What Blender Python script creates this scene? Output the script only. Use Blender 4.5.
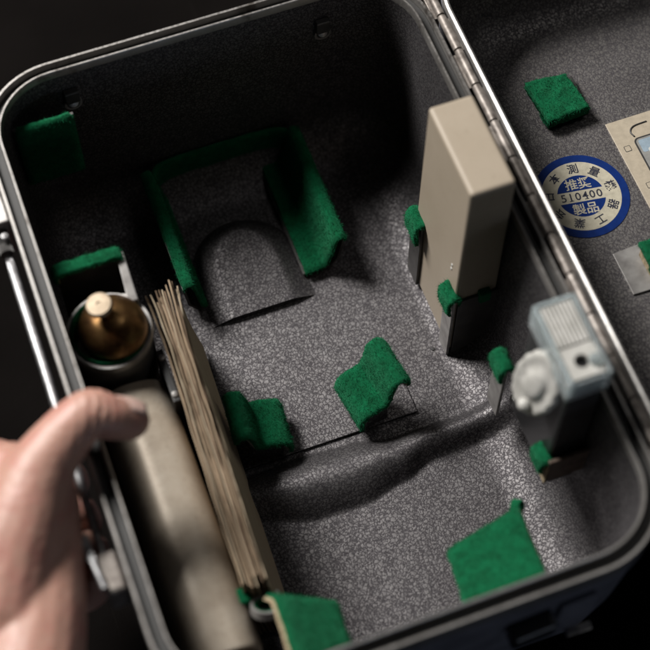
import bpy, bmesh, math, random
from mathutils import Vector, Matrix, noise
random.seed(7)
for o in list(bpy.data.objects): bpy.data.objects.remove(o)
scn = bpy.context.scene
COL = scn.collection

# ---------------------------------------------------------------- units
# coordinates below are in "u" (1 u = 1.2 mm); x towards the lid, y towards the back,
# z = 0 at the case rim.  V() turns them into metres with the table at z = 0.
S = 0.0012
ZR = 114.0
def V(x, y, z): return Vector((x*S, y*S, (z+ZR)*S))

# ---------------------------------------------------------------- camera
F_PX = 1649.84
CAM = Vector((-6.138, -140.527, 520.163))
RC = Matrix(((0.938208723, -0.346069457, 0.000567907),
             (0.307329636, 0.833935643, 0.458366488),
             (-0.159100240, -0.429868903, 0.888763096)))
cam = bpy.data.cameras.new('camera')
cam.sensor_width = 36; cam.lens = F_PX/650*36
cam.clip_start = 0.02; cam.clip_end = 50
cam.dof.use_dof = True
cam.dof.focus_distance = 672*S
cam.dof.aperture_fstop = 5.4
camo = bpy.data.objects.new('camera', cam); COL.objects.link(camo)
camo.matrix_world = Matrix.Translation(V(*CAM)) @ RC.transposed().to_4x4()
scn.camera = camo
def U(px, py, z):                       # photo pixel -> point on the plane at height z (u)
    d = RC.transposed() @ Vector(((px-325)/F_PX, (325-py)/F_PX, -1))
    return CAM + d*((z-CAM.z)/d.z)
def UF(px, py, y):                      # photo pixel -> point on the upright plane at depth y
    d = RC.transposed() @ Vector(((px-325)/F_PX, (325-py)/F_PX, -1))
    return CAM + d*((y-CAM.y)/d.y)

# ---------------------------------------------------------------- light
w = bpy.data.worlds.new('World'); scn.world = w; w.use_nodes = True
bg = w.node_tree.nodes['Background']
bg.inputs[0].default_value = (0.55, 0.66, 1.0, 1); bg.inputs[1].default_value = 0.002
def area(name, loc, target, size, sy, power, col):
    l = bpy.data.lights.new(name, 'AREA'); l.shape = 'RECTANGLE'; l.size = size; l.size_y = sy
    l.energy = power; l.color = col
    o = bpy.data.objects.new(name, l); COL.objects.link(o); o.location = loc
    o.rotation_euler = (target-loc).to_track_quat('-Z', 'Y').to_euler()
TG = V(100, 110, -60)
area('window_light', TG+Vector((-0.54, 0.80, 1.06)), TG, 0.46, 0.38, 42, (1.0, 0.965, 0.92))
area('ceiling_light', TG+Vector((0.62, 0.05, 1.35)), TG+Vector((.1, .03, 0)), 0.4, 0.4, 1.0, (1.0, 0.97, 0.94))
area('room_light', TG+Vector((0.1, -1.4, 0.16)), TG+Vector((0, 0, .06)), 0.9, 0.12, 1.6, (0.72, 0.82, 1.0))
vs = scn.view_settings
vs.view_transform = 'Standard'; vs.look = 'None'; vs.exposure = 0; vs.gamma = 1
scn.render.engine = 'CYCLES'
scn.render.resolution_x = 1024; scn.render.resolution_y = 1024

# ---------------------------------------------------------------- materials
class NT:
    def __init__(s, name):
        s.m = bpy.data.materials.new(name); s.m.use_nodes = True
        s.t = s.m.node_tree; s.b = s.t.nodes['Principled BSDF']
        s.co = s.t.nodes.new('ShaderNodeTexCoord').outputs['Object']
    def n(s, typ, ins=None, **kw):
        nd = s.t.nodes.new(typ)
        for k, v in kw.items(): setattr(nd, k, v)
        for k, v in (ins or {}).items():
            if isinstance(v, bpy.types.NodeSocket): s.t.links.new(v, nd.inputs[k])
            else: nd.inputs[k].default_value = v
        return nd
    def set(s, **kw):
        for k, v in kw.items():
            k = k.replace('_', ' ')
            if isinstance(v, bpy.types.NodeSocket): s.t.links.new(v, s.b.inputs[k])
            else: s.b.inputs[k].default_value = v
    def noise(s, scale, detail=3, rough=.5, vec=None, dist=0):
        return s.n('ShaderNodeTexNoise', {'Vector': vec or s.co, 'Scale': scale, 'Detail': detail,
                   'Roughness': rough, 'Distortion': dist}).outputs['Fac']
    def ramp(s, fac, stops):
        r = s.n('ShaderNodeValToRGB', {'Fac': fac}); e = r.color_ramp.elements
        while len(e) < len(stops): e.new(.5)
        for el, (p, c) in zip(e, stops):
            el.position = p; el.color = (*c, 1) if len(c) == 3 else c
        return r.outputs['Color']
    def mix(s, fac, a, b, mode='MIX'):
        m = s.n('ShaderNodeMix', data_type='RGBA', blend_type=mode)
        for i, v in ((0, fac), (6, a), (7, b)):
            if isinstance(v, bpy.types.NodeSocket): s.t.links.new(v, m.inputs[i])
            else: m.inputs[i].default_value = v if i == 0 else (*v, 1)
        return m.outputs[2]
    def bump(s, h, strength=.3, dist=.0004, nrm=None):
        ins = {'Height': h, 'Strength': strength, 'Distance': dist}
        if nrm: ins['Normal'] = nrm
        return s.n('ShaderNodeBump', ins).outputs['Normal']
M = {}
def g(v, t=(1, 1, 1)): return (v*t[0], v*t[1], v*t[2])

def hammer(name, lo, hi, tint, metal=.35, rough=.42, scale=520):
    k = NT(name)
    nz = k.n('ShaderNodeTexNoise', {'Vector': k.co, 'Scale': 640, 'Detail': 2})
    wv = k.n('ShaderNodeVectorMath', {0: nz.outputs['Color'], 1: (.5, .5, .5)}, operation='SUBTRACT')
    wv = k.n('ShaderNodeVectorMath', {0: wv.outputs[0], 'Scale': .0030}, operation='SCALE')
    wc = k.n('ShaderNodeVectorMath', {0: k.co, 1: wv.outputs[0]}, operation='ADD').outputs[0]
    vd = k.n('ShaderNodeTexVoronoi', {'Vector': wc, 'Scale': scale}, feature='DISTANCE_TO_EDGE').outputs['Distance']
    fine = k.noise(1300, 3)
    mid = k.noise(230, 2)
    big = k.noise(30, 4, .6)
    edge = k.ramp(vd, [(.0, (0, 0, 0)), (.07, (.25, .25, .25)), (.17, (.80, .80, .80)), (.40, (1, 1, 1))])
    thr = k.ramp(mid, [(.30, (.66, .66, .66)), (.60, (1, 1, 1))])
    cell = k.mix(1.0, edge, thr, 'MULTIPLY')
    col = k.mix(cell, g(lo, (1, .93, 1.03)), g(hi, tint))
    col = k.mix(.4, col, k.ramp(fine, [(.3, (.45, .45, .45)), (.65, (1, 1, 1))]), 'MULTIPLY')
    col = k.mix(.5, col, k.ramp(big, [(.3, (.70, .68, .68)), (.7, (1, 1, 1))]), 'MULTIPLY')
    k.set(Base_Color=col, Metallic=metal, Roughness=k.ramp(cell, [(0, g(rough+.12)), (1, g(rough))]),
          Normal=k.bump(edge, .20, .0005, k.bump(fine, .12, .0002)))
    M[name] = k.m
hammer('hammertone', .052, .20, (1, .965, .985), metal=.88, rough=.55)
hammer('hammertone_lid', .07, .24, (1, .955, .92), metal=.7, rough=.46)

k = NT('outer_paint')
n1 = k.noise(60, 4); n2 = k.noise(900, 2)
k.set(Base_Color=k.ramp(n1, [(.3, (.10, .10, .118)), (.7, (.16, .16, .185))]), Roughness=.5, Metallic=.2,
      Normal=k.bump(n2, .25, .0003))
M['outer_paint'] = k.m

k = NT('rim_metal')
n1 = k.noise(70, 5, .65); n2 = k.noise(700, 3)
c = k.ramp(n1, [(.30, (.09, .08, .072)), (.42, (.22, .21, .20)), (.75, (.30, .29, .28))])
k.set(Base_Color=c, Metallic=.75, Roughness=k.ramp(n2, [(.3, g(.28)), (.7, g(.5))]), Normal=k.bump(n2, .2, .0002))
M['rim_metal'] = k.m

k = NT('hinge_metal')
n1 = k.noise(220, 4, .6)
k.set(Base_Color=k.ramp(n1, [(.35, (.10, .085, .075)), (.6, (.24, .215, .195))]), Metallic=.4, Roughness=.5)
M['hinge_metal'] = k.m

k = NT('chrome')
k.set(Base_Color=k.ramp(k.noise(300, 4), [(.3, (.16, .16, .165)), (.7, (.36, .36, .37))]), Metallic=.9, Roughness=.45,
      Normal=k.bump(k.noise(800, 2), .1, .0002))
M['chrome'] = k.m

k = NT('black_rubber')
k.set(Base_Color=(.012, .012, .012, 1), Roughness=.6, Normal=k.bump(k.noise(600, 2), .2, .0002))
M['rubber'] = k.m

k = NT('dark_metal')
k.set(Base_Color=k.ramp(k.noise(120, 4), [(.3, (.035, .034, .033)), (.7, (.075, .072, .07))]), Metallic=.4, Roughness=.45,
      Normal=k.bump(k.noise(900, 2), .2, .0002))
M['dark_metal'] = k.m

k = NT('grey_metal')
k.set(Base_Color=k.ramp(k.noise(150, 4), [(.3, (.20, .19, .185)), (.7, (.36, .35, .34))]), Metallic=.5, Roughness=.42,
      Normal=k.bump(k.noise(900, 2), .15, .0002))
M['grey_metal'] = k.m

k = NT('brown_plate')
k.set(Base_Color=k.ramp(k.noise(250, 4), [(.3, (.045, .030, .022)), (.7, (.11, .078, .058))]), Roughness=.6, Metallic=.2,
      Normal=k.bump(k.noise(700, 3), .3, .0003))
M['brown_plate'] = k.m

k = NT('cup_paint')
k.set(Base_Color=k.ramp(k.noise(80, 4), [(.3, (.10, .098, .095)), (.7, (.15, .147, .142))]), Roughness=.5, Metallic=.2,
      Normal=k.bump(k.noise(900, 2), .2, .0002))
M['cup_paint'] = k.m

k = NT('lid_rim_metal')
k.set(Base_Color=k.ramp(k.noise(90, 5, .6), [(.3, (.24, .23, .22)), (.6, (.42, .41, .40))]), Metallic=.7, Roughness=.38,
      Normal=k.bump(k.noise(700, 2), .15, .0002))
M['lid_rim_metal'] = k.m

def felt_mat(name, a, b):
    k = NT(name)
    st = k.n('ShaderNodeMapping', {'Vector': k.co, 'Scale': (1, .35, 1), 'Rotation': (.3, .2, .7)}).outputs[0]
    f1 = k.noise(900, 5, .7, st, 1.6); f2 = k.noise(170, 4, .6); f3 = k.noise(3200, 2)
    c = k.mix(f1, a, b)
    c = k.mix(.75, c, k.ramp(f2, [(.32, (.38, .42, .38)), (.62, (1, 1, 1))]), 'MULTIPLY')
    k.set(Base_Color=c, Roughness=.95, Specular_IOR_Level=.12, Sheen_Weight=.35, Sheen_Roughness=.5,
          Sheen_Tint=(.10, .55, .28, 1), Normal=k.bump(f1, .9, .0006, k.bump(f3, .5, .0003)))
    M[name] = k.m
felt_mat('felt', (.001, .036, .014), (.003, .145, .056))

k = NT('felt_edge')
k.set(Base_Color=k.ramp(k.noise(700, 4), [(.3, (.14, .10, .055)), (.7, (.42, .34, .22))]), Roughness=.9,
      Normal=k.bump(k.noise(900, 3), .5, .0004))
M['felt_edge'] = k.m

k = NT('beige_plastic')
n1 = k.noise(45, 4, .6); n2 = k.noise(420, 4, .7); n3 = k.noise(1600, 2)
c = k.mix(n1, (.27, .225, .17), (.335, .285, .225))
c = k.mix(.5, c, k.ramp(n2, [(.25, (.72, .70, .66)), (.42, (1, 1, 1))]), 'MULTIPLY')
k.set(Base_Color=c, Roughness=.48, Normal=k.bump(n3, .12, .0002))
M['beige'] = k.m

k = NT('tan_metal')
n1 = k.noise(70, 5, .6); n2 = k.noise(500, 4, .7)
c = k.ramp(n1, [(.3, (.33, .275, .215)), (.55, (.42, .36, .29)), (.75, (.47, .415, .345))])
c = k.mix(.35, c, k.ramp(n2, [(.28, (.45, .4, .35)), (.45, (1, 1, 1))]), 'MULTIPLY')
k.set(Base_Color=c, Metallic=.25, Roughness=.4, Normal=k.bump(n2, .08, .0003))
M['tan_metal'] = k.m

k = NT('brass')
n1 = k.noise(120, 5, .65); n2 = k.noise(600, 3)
k.set(Base_Color=k.ramp(n1, [(.32, (.05, .025, .011)), (.5, (.16, .085, .033)), (.75, (.36, .215, .085))]), Metallic=.9,
      Roughness=k.ramp(n1, [(.3, g(.5)), (.7, g(.3))]), Normal=k.bump(n2, .15, .0003))
M['brass'] = k.m

k = NT('brass_cap')
k.set(Base_Color=k.ramp(k.noise(300, 4), [(.3, (.15, .11, .065)), (.7, (.27, .21, .14))]), Metallic=.3, Roughness=.5)
M['brass_cap'] = k.m

def paper_mat(name, a, b):
    k = NT(name)
    st = k.n('ShaderNodeMapping', {'Vector': k.co, 'Scale': (1, .12, 1)}).outputs[0]
    k.set(Base_Color=k.mix(k.noise(500, 4, .65, st), a, b), Roughness=.85, Normal=k.bump(k.noise(300, 3), .3, .0004))
    M[name] = k.m
paper_mat('paper_tan', (.17, .115, .068), (.36, .275, .185))
paper_mat('paper_cream', (.26, .20, .125), (.50, .41, .30))
paper_mat('paper_brown', (.075, .047, .027), (.20, .135, .085))

k = NT('clear_plastic')
k.set(Base_Color=(.78, .86, .88, 1), Roughness=.10, IOR=1.46, Transmission_Weight=.80,
      Normal=k.bump(k.noise(300, 2), .08, .0003))
M['clear_plastic'] = k.m
k = NT('milky_plastic')
k.set(Base_Color=k.ramp(k.noise(160, 3), [(.3, (.46, .455, .425)), (.7, (.64, .63, .60))]), Roughness=.3,
      Subsurface_Weight=.2, Subsurface_Radius=(.004, .004, .004), Transmission_Weight=.25)
M['milky_plastic'] = k.m
k = NT('black_plastic')
k.set(Base_Color=(.014, .014, .015, 1), Roughness=.35, Normal=k.bump(k.noise(900, 2), .15, .0002))
M['black_plastic'] = k.m

def ink(name, c, rough=.35, var=.12):
    k = NT(name)
    k.set(Base_Color=k.ramp(k.noise(260, 5, .7), [(.3, g(1-var*2, c)), (.6, c)]), Roughness=rough)
    M[name] = k.m
ink('sticker_blue', (.005, .022, .125), .28)
ink('sticker_white', (.42, .39, .305), .45, .14)
ink('sticker_ink', (.012, .014, .03), .5)
ink('plate_cream', (.38, .33, .255), .4, .1)
ink('plate_line', (.03, .03, .03), .5)
ink('plate_grey', (.22, .22, .21), .5)
ink('plate_blue', (.24, .31, .37), .5)
ink('plate_white', (.48, .49, .48), .5)

k = NT('table_cloth')
n1 = k.noise(300, 4); n2 = k.noise(9, 4)
st = k.n('ShaderNodeMapping', {'Vector': k.co, 'Scale': (1, .03, 1), 'Rotation': (0, 0, 1.1)}).outputs[0]
sc = k.noise(420, 2, .5, st)
c = k.ramp(n2, [(.3, (.0018, .0014, .0013)), (.7, (.0042, .0034, .0031))])
c = k.mix(k.ramp(sc, [(.72, (0, 0, 0)), (.80, (.5, .5, .5))]), c, (.014, .012, .0105))
k.set(Base_Color=c, Roughness=.9, Specular_IOR_Level=.04, Normal=k.bump(n1, .3, .0006))
M['table'] = k.m

k = NT('skin')
n1 = k.noise(42, 4, .6); n2 = k.noise(420, 4, .6); n3 = k.noise(110, 3)
vo = k.n('ShaderNodeTexVoronoi', {'Vector': k.co, 'Scale': 900}, feature='DISTANCE_TO_EDGE').outputs['Distance']
c = k.mix(n1, (.33, .178, .138), (.41, .242, .19))
c = k.mix(k.ramp(n3, [(.45, (0, 0, 0)), (.75, (.6, .6, .6))]), c, (.36, .135, .115))
k.set(Base_Color=c, Roughness=.48, Subsurface_Weight=.25, Subsurface_Radius=(.006, .0025, .0012), Subsurface_Scale=1.0,
      Normal=k.bump(vo, .25, .0003, k.bump(n2, .25, .0005)))
M['skin'] = k.m
k = NT('nail')
k.set(Base_Color=(.47, .325, .285, 1), Roughness=.25, Subsurface_Weight=.15, Subsurface_Radius=(.004, .002, .001))
M['nail'] = k.m

# ---------------------------------------------------------------- mesh helpers
def link(name, me, mat, parent=None, smooth=True):
    if isinstance(mat, str): mat = [mat]
    for m in mat: me.materials.append(M[m])
    o = bpy.data.objects.new(name, me); COL.objects.link(o)
    if smooth:
        for p in me.polygons: p.use_smooth = True
    if parent:
        o.parent = parent
        if parent.type == 'EMPTY': o.matrix_parent_inverse = Matrix.Translation(-parent.location)
    return o
def mesh(name, vs_, fs, mat, parent=None, smooth=True, sharp=None, recalc=True):
    me = bpy.data.meshes.new(name)
    me.from_pydata([V(*v) for v in vs_], [], fs)
    if recalc:
        bm = bmesh.new(); bm.from_mesh(me)
        bmesh.ops.recalc_face_normals(bm, faces=bm.faces); bm.to_mesh(me); bm.free()
    o = link(name, me, mat, parent, smooth)
    if sharp is not None: me.set_sharp_from_angle(angle=math.radians(sharp))
    return o
def thing(name, label, cat, loc, group=None):
    o = bpy.data.objects.new(name, None); COL.objects.link(o); o.location = V(*loc)
    o.empty_display_size = .02
    tag(o, label, cat, group); return o
def tag(o, label, cat, group=None):
    o['label'] = label; o['category'] = cat
    if group: o['group'] = group
def rrect(x0, x1, y0, y1, r, seg=12, side=24):
    pts = []
    cs = [(x1-r, y1-r, 0), (x0+r, y1-r, 90), (x0+r, y0+r, 180), (x1-r, y0+r, 270)]
    for i, (cx, cy, a0) in enumerate(cs):
        arc = [(cx+r*math.cos(math.radians(a0+90*k/seg)), cy+r*math.sin(math.radians(a0+90*k/seg))) for k in range(seg+1)]
        pts += arc
        nx = cs[(i+1) % 4]; a1 = math.radians(nx[2])
        e = (nx[0]+r*math.cos(a1), nx[1]+r*math.sin(a1)); s = arc[-1]
        for k in range(1, side):
            t = k/side; pts.append((s[0]+(e[0]-s[0])*t, s[1]+(e[1]-s[1])*t))
    return pts
def loft(rings, closed=False, cap0=False, cap1=False):
    n = len(rings[0]); vs_ = [p for r in rings for p in r]; fs = []
    m = len(rings)
    for i in range(m if closed else m-1):
        a = i*n; b = ((i+1) % m)*n
        for j in range(n):
            j2 = (j+1) % n
            fs.append((a+j, a+j2, b+j2, b+j))
    if cap0: fs.append(tuple(range(n))[::-1])
    if cap1: fs.append(tuple((m-1)*n+j for j in range(n)))
    return vs_, fs
def bevel(o, w_, seg=2, angle=35):
    m = o.modifiers.new('bevel', 'BEVEL'); m.width = w_*S; m.segments = seg
    m.limit_method = 'ANGLE'; m.angle_limit = math.radians(angle); return o
def prism(name, pts, z0, z1, mat, parent=None, bv=.4, smooth=False):
    n = len(pts)
    vs_ = [(p[0], p[1], z0) for p in pts]+[(p[0], p[1], z1) for p in pts]
    fs = [tuple(range(n))[::-1], tuple(range(n, 2*n))]+[(i, (i+1) % n, n+(i+1) % n, n+i) for i in range(n)]
    o = mesh(name, vs_, fs, mat, parent, smooth)
    if bv: bevel(o, bv)
    return o
def hexa(name, c8, mat, parent=None, bv=.4, seg=2, noise_amp=0):
    # c8: 4 bottom + 4 top corners, same winding
    fs = [(3, 2, 1, 0), (4, 5, 6, 7)]+[(i, (i+1) % 4, 4+(i+1) % 4, 4+i) for i in range(4)]
    o = mesh(name, c8, fs, mat, parent, False)
    if bv: bevel(o, bv, seg)
    return o
def box(name, x0, x1, y0, y1, z0, z1, mat, parent=None, bv=.4, rot=0, seg=2, piv=None):
    c = [(x0, y0), (x1, y0), (x1, y1), (x0, y1)]
    if rot:
        mx, my = piv or ((x0+x1)/2, (y0+y1)/2); a = math.radians(rot); ca, sa = math.cos(a), math.sin(a)
        c = [(mx+(x-mx)*ca-(y-my)*sa, my+(x-mx)*sa+(y-my)*ca) for x, y in c]
    return hexa(name, [(x, y, z0) for x, y in c]+[(x, y, z1) for x, y in c], mat, parent, bv, seg)
def frame_of(d):
    d = Vector(d).normalized(); up = Vector((0, 0, 1)) if abs(d.z) < .9 else Vector((0, 1, 0))
    a = d.cross(up).normalized(); return d, a, a.cross(d).normalized()
def tube(name, path, rad, mat, parent=None, n=16, caps=True):
    path = [Vector(p) for p in path]
    if not isinstance(rad, (list, tuple)): rad = [rad]*len(path)
    rings = []; pa = None
    for i, p in enumerate(path):
        d = (path[min(i+1, len(path)-1)]-path[max(i-1, 0)]).normalized()
        if pa is None: _, a, b = frame_of(d)
        else:
            a = (pa-d*pa.dot(d)).normalized(); b = d.cross(a)
        pa = a
        rings.append([tuple(p+(a*math.cos(2*math.pi*k/n)+b*math.sin(2*math.pi*k/n))*rad[i]) for k in range(n)])
    vs_, fs = loft(rings, cap0=caps, cap1=caps)
    return mesh(name, vs_, fs, mat, parent, True, 40)
def lathe(name, prof, origin, axis, mat, parent=None, n=40, closed=False, sharp=40):
    d, a, b = frame_of(axis); o0 = Vector(origin)
    rings = [[tuple(o0+d*h+(a*math.cos(2*math.pi*k/n)+b*math.sin(2*math.pi*k/n))*max(r, .01)) for k in range(n)] for r, h in prof]
    vs_, fs = loft(rings, closed=closed, cap0=not closed, cap1=not closed)
    return mesh(name, vs_, fs, mat, parent, True, sharp)
def catmull(pts, sub=8):
    out = []; n = len(pts)
    for i in range(n-1):
        p0, p1, p2, p3 = pts[max(i-1, 0)], pts[i], pts[i+1], pts[min(i+2, n-1)]
        for k in range(sub):
            t = k/sub
            out.append(tuple(.5*((2*b)+(-a+c)*t+(2*a-5*b+4*c-d)*t*t+(-a+3*b-3*c+d)*t**3) for a, b, c, d in zip(p0, p1, p2, p3)))
    out.append(tuple(pts[-1])); return out
def felt_sheet(name, prof, y0, y1, parent, thick=2.0, rot=0, piv=(0, 0), mat=('felt', 'felt_edge'), sub=5, ny=14, wob=.35,
               back_shift=(0, 0), seed=0):
    """prof: (x,z) polyline swept along y; a felt cloth of real thickness with uneven hand-cut edges"""
    P = catmull([(p[0], p[1]) for p in prof], sub); n = len(P)
    nor = []
    for i in range(n):
        a = Vector(P[max(i-1, 0)]); b = Vector(P[min(i+1, n-1)]); t = (b-a).normalized(); nor.append(Vector((-t.y, t.x)))
    ca, sa = math.cos(math.radians(rot)), math.sin(math.radians(rot))
    def place(x, y, z):
        x, y = x-piv[0], y-piv[1]
        v = (piv[0]+x*ca-y*sa, piv[1]+x*sa+y*ca, z)
        q = Vector((v[0]*.35+seed*9.1, v[1]*.35, v[2]*.35)); d = noise.noise_vector(q)*wob
        q2 = q*3.1; d += noise.noise_vector(q2)*wob*.35
        return (v[0]+d.x, v[1]+d.y, v[2]+d.z)
    vs_ = []; fs = []; mi = []
    for lay in (0, 1):
        for j in range(ny+1):
            t = j/ny
            for i in range(n):
                e = min(1, 2.2*min(j, ny-j)/ny*2+.72, 2.2*min(i, n-1-i)/n*2+.72)
                x, z = Vector(P[i])+nor[i]*(thick*(e if lay else 0))
                vs_.append(place(x+back_shift[0]*t, y0+(y1-y0)*t, z+back_shift[1]*t))
    L = (ny+1)*n
    for j in range(ny):
        for i in range(n-1):
            a = j*n+i
            fs.append((a, a+1, a+n+1, a+n)); mi.append(1)
            fs.append((L+a, L+a+n, L+a+n+1, L+a+1)); mi.append(0)
    for j in range(ny):
        for i in (0, n-1):
            a = j*n+i; fs.append((a, a+n, L+a+n, L+a)); mi.append(0)
    for i in range(n-1):
        for j in (0, ny):
            a = j*n+i; fs.append((a, a+1, L+a+1, L+a)); mi.append(0)
    o = mesh(name, vs_, fs, list(mat), parent, True)
    for p, m in zip(o.data.polygons, mi): p.material_index = m
    o.data.set_sharp_from_angle(angle=math.radians(60))
    return o
def plate_sheet(name, prof, y0, y1, parent, thick=1.0, mat='dark_metal', rot=0, piv=(0, 0)):
    P = prof; n = len(P); nor = []
    for i in range(n):
        a = Vector(P[max(i-1, 0)]); b = Vector(P[min(i+1, n-1)]); t = (b-a).normalized(); nor.append(Vector((-t.y, t.x)))
    ca, sa = math.cos(math.radians(rot)), math.sin(math.radians(rot))
    def pl(x, y, z):
        x, y = x-piv[0], y-piv[1]; return (piv[0]+x*ca-y*sa, piv[1]+x*sa+y*ca, z)
    rings = []
    loop = [Vector(p) for p in P]+[Vector(P[i])-nor[i]*thick for i in range(n-1, -1, -1)]
    rings = [[pl(p.x, y, p.y) for p in loop] for y in (y0, y1)]
    vs_, fs = loft(rings, cap0=True, cap1=True)
    o = mesh(name, vs_, fs, mat, parent, False); bevel(o, .15, 1); return o
def screw(name, c, axis, r, parent, mat='chrome'):
    o = lathe(name, [(r*.98, 0), (r, .25*r), (r*.85, .55*r), (r*.45, .72*r), (0, .75*r)], c, axis, mat, parent, 20)
    d, a, b = frame_of(axis); o0 = Vector(c)+d*(.70*r)
    q = [o0+a*(sx*r*.7)+b*(sy*r*.12) for sx, sy in ((-1, -1), (1, -1), (1, 1), (-1, 1))]
    hexa('screw_slot', [tuple(p) for p in q]+[tuple(p+d*(.1*r)) for p in q], 'rubber', o, 0)
    return o

def fuzz(o, per=2.2, ln=(.5, 1.3), seed=1):
    """short felt fibres, part of the felt's own mesh; per = fibres per square u"""
    rg = random.Random(seed); me_ = o.data
    vs_ = [tuple(v.co) for v in me_.vertices]; fs = [tuple(p.vertices) for p in me_.polygons]; mi = [p.material_index for p in me_.polygons]
    n0 = len(fs); mats = list(me_.materials)
    for p in list(me_.polygons):
        if p.material_index != 0: continue
        cnt = p.area/(S*S)*per; cnt = int(cnt)+(rg.random() < cnt-int(cnt))
        pv = [me_.vertices[i].co for i in p.vertices][:4]
        for _ in range(cnt):
            a_, b_ = rg.random(), rg.random()
            c = pv[0].lerp(pv[1], a_).lerp(pv[-1].lerp(pv[2], a_), b_) if len(pv) == 4 else pv[0].lerp(pv[1], a_).lerp(pv[2], b_)
            d = p.normal*rg.uniform(.15, .8)+Vector((rg.gauss(0, .6), rg.gauss(0, .6), rg.gauss(0, .6)))
            d = d.normalized()*rg.uniform(*ln)*S; sd = d.cross(Vector((rg.gauss(0, 1), rg.gauss(0, 1), 1))).normalized()*.09*S
            k = len(vs_); vs_ += [tuple(c-sd-d*.1), tuple(c+sd-d*.1), tuple(c+d)]; fs.append((k, k+1, k+2)); mi.append(0)
    nm = bpy.data.meshes.new(me_.name); nm.from_pydata(vs_, [], fs)
    for m_ in mats: nm.materials.append(m_)
    for q, p in enumerate(nm.polygons): p.material_index = mi[q]; p.use_smooth = True
    o.data = nm
# ================================================================ SETTING
me = bpy.data.meshes.new('table_surface')
B = 900
me.from_pydata([(-B*S, -B*S, 0), (B*S*1.4, -B*S, 0), (B*S*1.4, B*S*1.6, 0), (-B*S, B*S*1.6, 0)], [], [(0, 1, 2, 3)])
tb = link('table_surface', me, 'table'); tb['kind'] = 'structure'

# ================================================================ CASE
XW, YL, D = 168.0, 250.0, 100.0
case = thing('instrument_case', 'open grey hammertone metal instrument case with green felt supports and hinged lid', 'case', (84, 125, -ZR))

def ridge(x, y):
    def ip(tab, v):
        if v <= tab[0][0]: return tab[0][1]
        for (a, fa), (b, fb) in zip(tab, tab[1:]):
            if v <= b:
                t = (v-a)/(b-a); t = t*t*(3-2*t); return fa+(fb-fa)*t
        return tab[-1][1]
    yb = ip([(30, 104), (52, 105), (73, 106), (94, 105), (112, 101), (135, 101), (175, 103)], x)
    yf = ip([(30, 88), (50, 85), (73, 78.5), (92, 78), (110, 82), (124, 87), (165, 89)], x)
    h = ip([(40, 5.5), (75, 7), (100, 6.5), (125, 5.5), (168, 5.5)], x)
    t = (y-yf)/(yb-yf)
    if t <= 0 or t >= 1: return 0
    return 1.4*h*math.sin(math.pi*t)**.95
# interior liner: walls with a little draft, generous fillet, embossed floor
RF = 22.0
prof = [(0, -4)]+[(2.0*t, -4-(D-RF-4)*t) for t in (.15, .4, .7, 1)]
prof += [(2+RF*(1-math.cos(a)), -(D-RF)-RF*math.sin(a)) for a in [math.radians(q) for q in range(8, 91, 7)]]
rings = []
for ins, z in prof:
    rings.append([(x, y, z) for x, y in rrect(ins, XW-ins, ins, YL-ins, max(25-ins*.6, 8), 12, 100)])
ins0 = prof[-1][0]
base = rrect(ins0, XW-ins0, ins0, YL-ins0, max(25-ins0*.6, 8), 12, 100)
NS = 90
cx, cy = XW/2, YL/2
hy = YL/2-ins0; hx = XW/2-ins0
for k in range(1, NS+1):
    s = 1-k/NS*.995
    rings.append([(cx+(x-cx)*s, cy+(y-cy)*s, -D) for x, y in base])
nw = 5
rings = [r if i < nw else [(x, y, z+ridge(x, y)) for x, y, z in r] for i, r in enumerate(rings)]
vs_, fs = loft(rings, cap1=True)
mesh('interior_liner', vs_, fs, 'hammertone', case, True, recalc=False)
# flip check is irrelevant for a two-sided shader

def rimloop(o, z, R=25): return [(x, y, z) for x, y in rrect(-o, XW+o, -o, YL+o, R+o, 12, 30)]
def ringpart(name, prof, mat, sharp=35):
    vs_, fs = loft([rimloop(o, z) for o, z in prof], closed=True)
    return mesh(name, vs_, fs, mat, case, True, sharp)
ringpart('rim_lip', [(0.05, -7), (0.05, -.4), (.3, 0), (.9, 0), (1.2, -.4), (1.2, -7)], 'rim_metal')
ringpart('rim_gasket', [(1.3, -7.5), (1.3, -4.2), (4.8, -4.2), (4.8, -7.5)], 'rubber')
ringpart('rim_flange', [(5.0, -9), (5.0, -1.6), (5.3, -1.1), (6.2, -1.1), (6.6, -1.8), (6.6, -9)], 'rim_metal')
# exterior shell
ext = []
for o, z, rr in [(1.8, -8, 25), (6.2, -8, 25), (6.4, -9.5, 25), (6.4, -16, 25), (5.6, -20, 25), (3, -60, 24), (-2, -98, 23), (-6, -108, 22), (-14, -113, 18), (-20, -113.8, 16)]:
    ext.append([(x, y, z) for x, y in rrect(-o, XW+o, -o, YL+o, rr+o, 12, 30)])
vs_, fs = loft(ext, cap1=True)
mesh('outer_shell', vs_, fs, 'outer_paint', case, True, 50)

# ---- hinge on the lid side
HX, HZ = 177.6, -1.8
yk = 12.0; kk = 0
while yk < 240:
    L = 17.5
    tube('hinge_knuckle', [(HX, yk, HZ), (HX, yk+.5, HZ), (HX, yk+L-.5, HZ), (HX, yk+L, HZ)], [1.6, 1.75, 1.75, 1.6], 'hinge_metal', case, 16)
    s = 1 if kk % 2 else -1
    box('hinge_leaf', HX+(.5 if s > 0 else -2.9), HX+(2.9 if s > 0 else -.5), yk+.4, yk+L-.4, HZ-2.6, HZ-1.2, 'hinge_metal', case, .2)
    yk += L+.2; kk += 1
tube('hinge_pin', [(HX, 11, HZ), (HX, 242, HZ)], 1.0, 'dark_metal', case, 10)

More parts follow.
